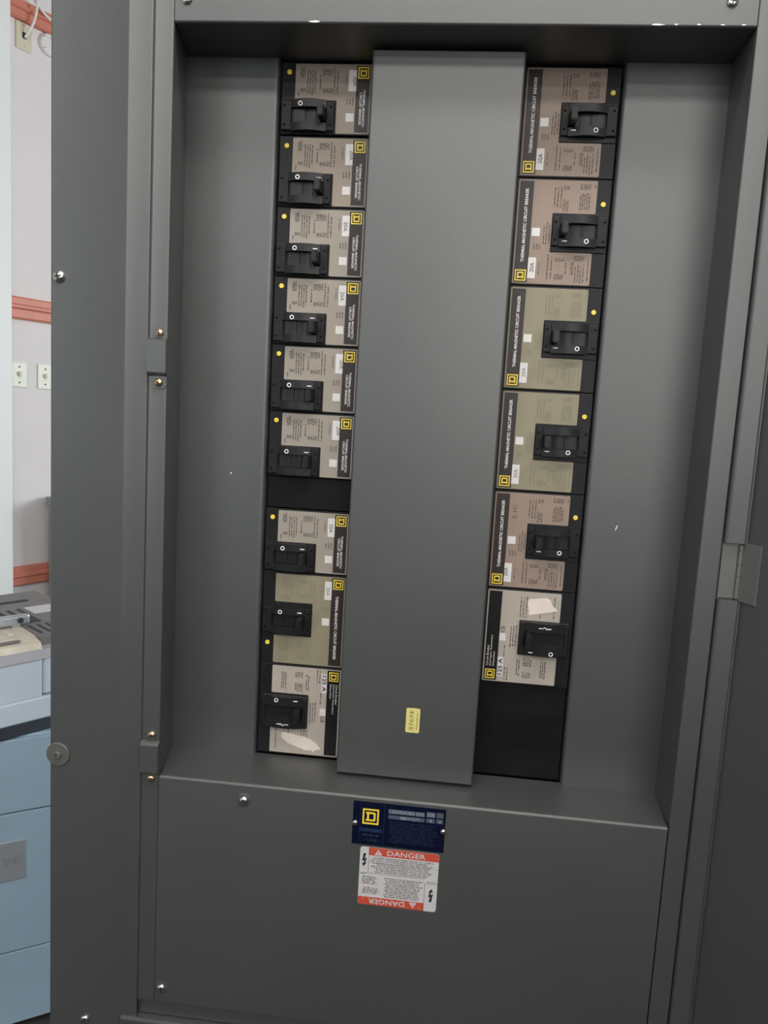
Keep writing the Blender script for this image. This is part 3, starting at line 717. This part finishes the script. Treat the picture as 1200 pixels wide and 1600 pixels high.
    use('handle_slide', shared(('sl2', ka), lambda: mesh_of(archm(71.4, 84.2, vc-7.2, vc+7.2, 2.9, 3.3), True)), hm, ho)
    def tog():
        b = BM(); h = 25.0; x0, x1 = (47.4, 54.2) if not big else (45.2, 52.4); hv = 6.9 if not big else 8.2
        box(b, x0*mm, x1*mm, -h*mm, -.001, (vc-hv)*mm, (vc+hv)*mm)
        for v in b.verts:
            if v.co.y < -.01:
                v.co.x = (x0+x1)/2*mm+(v.co.x-(x0+x1)/2*mm)*.90; v.co.z = vc*mm+(v.co.z-vc*mm)*.92
        bmesh.ops.bevel(b, geom=b.edges[:], offset=.0008, segments=2, affect='EDGES'); return mesh_of(b, True)
    use('toggle', shared(('tog', ka), tog), 'handle', e)
    ah = lambda u: a[4]+(a[5]-a[4])*sin(pi*(u-a[0])/(a[1]-a[0]))
    ym = -(ah(74.0)+.12)*mm; vo = vc-(11.0 if not big else 15.6)
    def omk():
        b = BM(); ring(b, 76.0*mm, vo*mm, 2.55*mm, 1.55*mm, ym+.0020, ym); return mesh_of(b, True)
    use('off_mark', shared(('O', ka), omk), 'white', ho)
    yi = -(ah(55.0)+.1)*mm
    use('on_mark', shared(('I', ka), lambda: mesh_of(box(BM(), 50.2*mm, 55.4*mm, yi, yi+.0024, (vo-.55)*mm, (vo+.55)*mm))), 'white', ho)
    if big:
        def trip():
            b = BM(); vt = vc+14.0; y = -(ah(67.5)+.1)*mm
            for (p, q) in (((60, vt+.2), (64.6, vt+.2)), ((64.4, vt+.2), (67.2, vt+1.8)), ((67.2, vt+1.8), (68.2, vt-.3)), ((68, vt), (74.5, vt))):
                p, q = Vector(p), Vector(q); n = (q-p).normalized(); n = Vector((-n.y, n.x))*.42
                prism(b, [tuple((p+n)*mm), tuple((p-n)*mm), tuple((q-n)*mm), tuple((q+n)*mm)], y, y+.0016)
            box(b, 69.2*mm, 70.6*mm, y, y+.0016, (vt-1.0)*mm, (vt+.9)*mm); box(b, 71.6*mm, 72.6*mm, y, y+.0016, (vt-.8)*mm, (vt+.8)*mm)
            return mesh_of(b)
        use('trip_symbol', shared('trip', trip), 'white', ho)
    else:
        for i, (hu, hv) in enumerate(((42.6, 9.4), (42.6, -9.2), (94.4, 10.2), (94.4, -10.2))):
            yh = -.0045 if hu < 60 else -.0051
            def hol():
                b = BM(); lathe(b, [(1.35*mm, yh+.0006), (1.35*mm, yh), (0, yh)], hu*mm, (vc+hv)*mm, 12); return mesh_of(b)
            use('screw_hole', shared(('hole', ka, i), hol), 'hole', ho)
        du, dv = (91.2, 8.9) if kind == 2 else (91.8, 85.9)
        def btn():
            b = BM(); lathe(b, [(2.7*mm, .0005), (2.7*mm, -.0010), (2.3*mm, -.0014), (1.0*mm, -.0014), (.9*mm, -.0009), (0, -.0009)], du*mm, dv*mm, 20); return mesh_of(b, True)
        use('trip_button', shared(('btn', kind), btn), 'button', e)
    return e
GL, GR = 'circuit breakers in the column with yellow logos on top', 'circuit breakers in the column reading upwards'
XLc, XRc = -.0007, .1677
ordl = ['topmost two-pole 20A breaker in the stack of small tan breakers', 'second small tan 20A breaker below the top cover', 'third small tan 20A breaker below the top cover',
        'fourth small tan 20A breaker below the top cover', 'fifth small tan 20A breaker, second above the short black filler strip', 'small tan 20A breaker directly above the short black filler strip']
rows = [(2, 'tan', i, ordl[i]) for i in range(6)]+[(2, 'tan', 6.5, 'small tan 20A breaker directly below the short black filler strip'),
        (3, 'olive', 7.5, 'faded olive 20A breaker between a small tan breaker and a 125 A breaker')]
for i, (k, c, p, lab) in enumerate(rows):
    breaker(k, '20A', c, (XLc, 0, ZO+.0085-.0762*p+(.0012 if i == 0 else 0)), True, lab, GL, txtoff=-3.0 if i in (0, 1, 4, 5) else 0)
breaker(125, '125 A', 'pale', (XLc, 0, ZO+.0090-.0762*9), True, 'pale 125 A breaker with a long torn sticker, resting just above the shelf', GL,
        patch=[(69.9, 85.2), (66.3, 84.1), (55.2, 85.6), (40.5, 87.6), (28.5, 93.2), (20.1, 101.4), (28.0, 104.0), (29.7, 107.0), (31.7, 104.1), (41.2, 104.3), (51.6, 100.8), (62.0, 97.3), (70.0, 90.5)])
rr_ = [('tan', '20A', 'topmost three-pole tan 20A breaker reading upwards, under the top cover', None), ('tan', '20A', 'large tan 20A breaker directly above a faded olive breaker', None),
       ('olive', '20A', 'large faded olive 20A breaker directly below a large tan 20A breaker', None), ('olive', '20A', 'large faded olive 20A breaker directly above the 30A breaker', None),
       ('tan', '30A', 'large tan 30A breaker with a pencilled note on its label', '3,1C')]
for i, (c, a_, lab, note) in enumerate(rr_):
    breaker(3, a_, c, (XRc, 0, ZO-.1011-.1143*i), False, lab, GR, note=note, txtoff=-2.5 if a_ == '30A' else 0)
breaker(125, '125 A', 'pale', (XRc, 0, ZO-.1011-.1143*5), False, 'pale 125 A breaker with a short torn sticker, above the tall black filler plate', GR,
        patch=[(48.8, 82.7), (46.0, 97.9), (48.1, 101.6), (67.3, 104.4), (72.3, 101.6), (74.2, 96.9), (81.0, 90.2), (78, 89.0)])
# black filler plates
def filler(x0, x1, z0, z1, label, ridges):
    e = empty('filler_plate', (x0, 0, ZO+z0)); tag(e, label, 'filler plate')
    link('face', box(BM(), 0, x1-x0, .0030, .076, .0006, z1-z0-.0006, .0008), 'blank', e)
    for k in range(1, ridges+1):
        z = (z1-z0)*k/(ridges+1); link('ridge', box(BM(), .002, x1-x0-.002, .0026, .0034, z-.0003, z+.0003), 'blank', e)
filler(-.1003, .0017, .0085-.0762*6.5+.0022, .0085-.0762*6+.0024, 'short black filler strip between two small tan breakers', 0)
filler(.1653, .2673, ZB+.0008, -.1011-.1143*5-.0022, 'tall plain black filler plate below the 125 A breaker', 2)

# ================================================================== LIGHT FIXTURES (unseen; the strip lamp is added to brighten the shelf)
t = empty('added_strip_lamp', (FIX[0], FIX[1], FIX[2])); tag(t, 'added hanging fluorescent strip lamp with white housing', 'lamp')
link('housing', box(BM(), -.69, .69, -.16, .16, -.005, .055, .006), 'lampw', t)
for y in (-.07, .07):
    b = BM(); tube(b, [(-.66, y, -.028), (0, y, -.028), (.66, y, -.028)], .013); link('tube', b, 'lamp', t, smooth=True)
    for x in (-.672, .66): link('tube_holder', box(BM(), x, x+.014, y-.012, y+.012, -.042, -.004, .002), 'lampw', t)
for x in (-.45, .45): 
    b = BM(); tube(b, [(x, 0, .05), (x, 0, .35), (x, 0, H-FIX[2])], .006); link('rod', b, 'zinc', t)
near = [n+' from the slanting wall in the row '+r for r in ('nearer the panelboard', 'added nearer the windows') for n in ('first', 'second', 'third', 'fourth')]
for (x, y), nm in zip(TROF, near):
    t = empty('ceiling_light', (x, y, H-.022)); tag(t, 'flush white-framed ceiling lamp, '+nm, 'lamp', 'ceiling lamps behind the camera')
    b = BM()
    for (a0, a1, c0, c1) in ((-.62, .62, -.32, -.29), (-.62, .62, .29, .32), (-.62, -.59, -.29, .29), (.59, .62, -.29, .29)): box(b, a0, a1, c0, c1, -.004, .022)
    link('frame', b, 'lampw', t)
    link('diffuser', box(BM(), -.59, .59, -.29, .29, .002, .012), 'lamp', t)
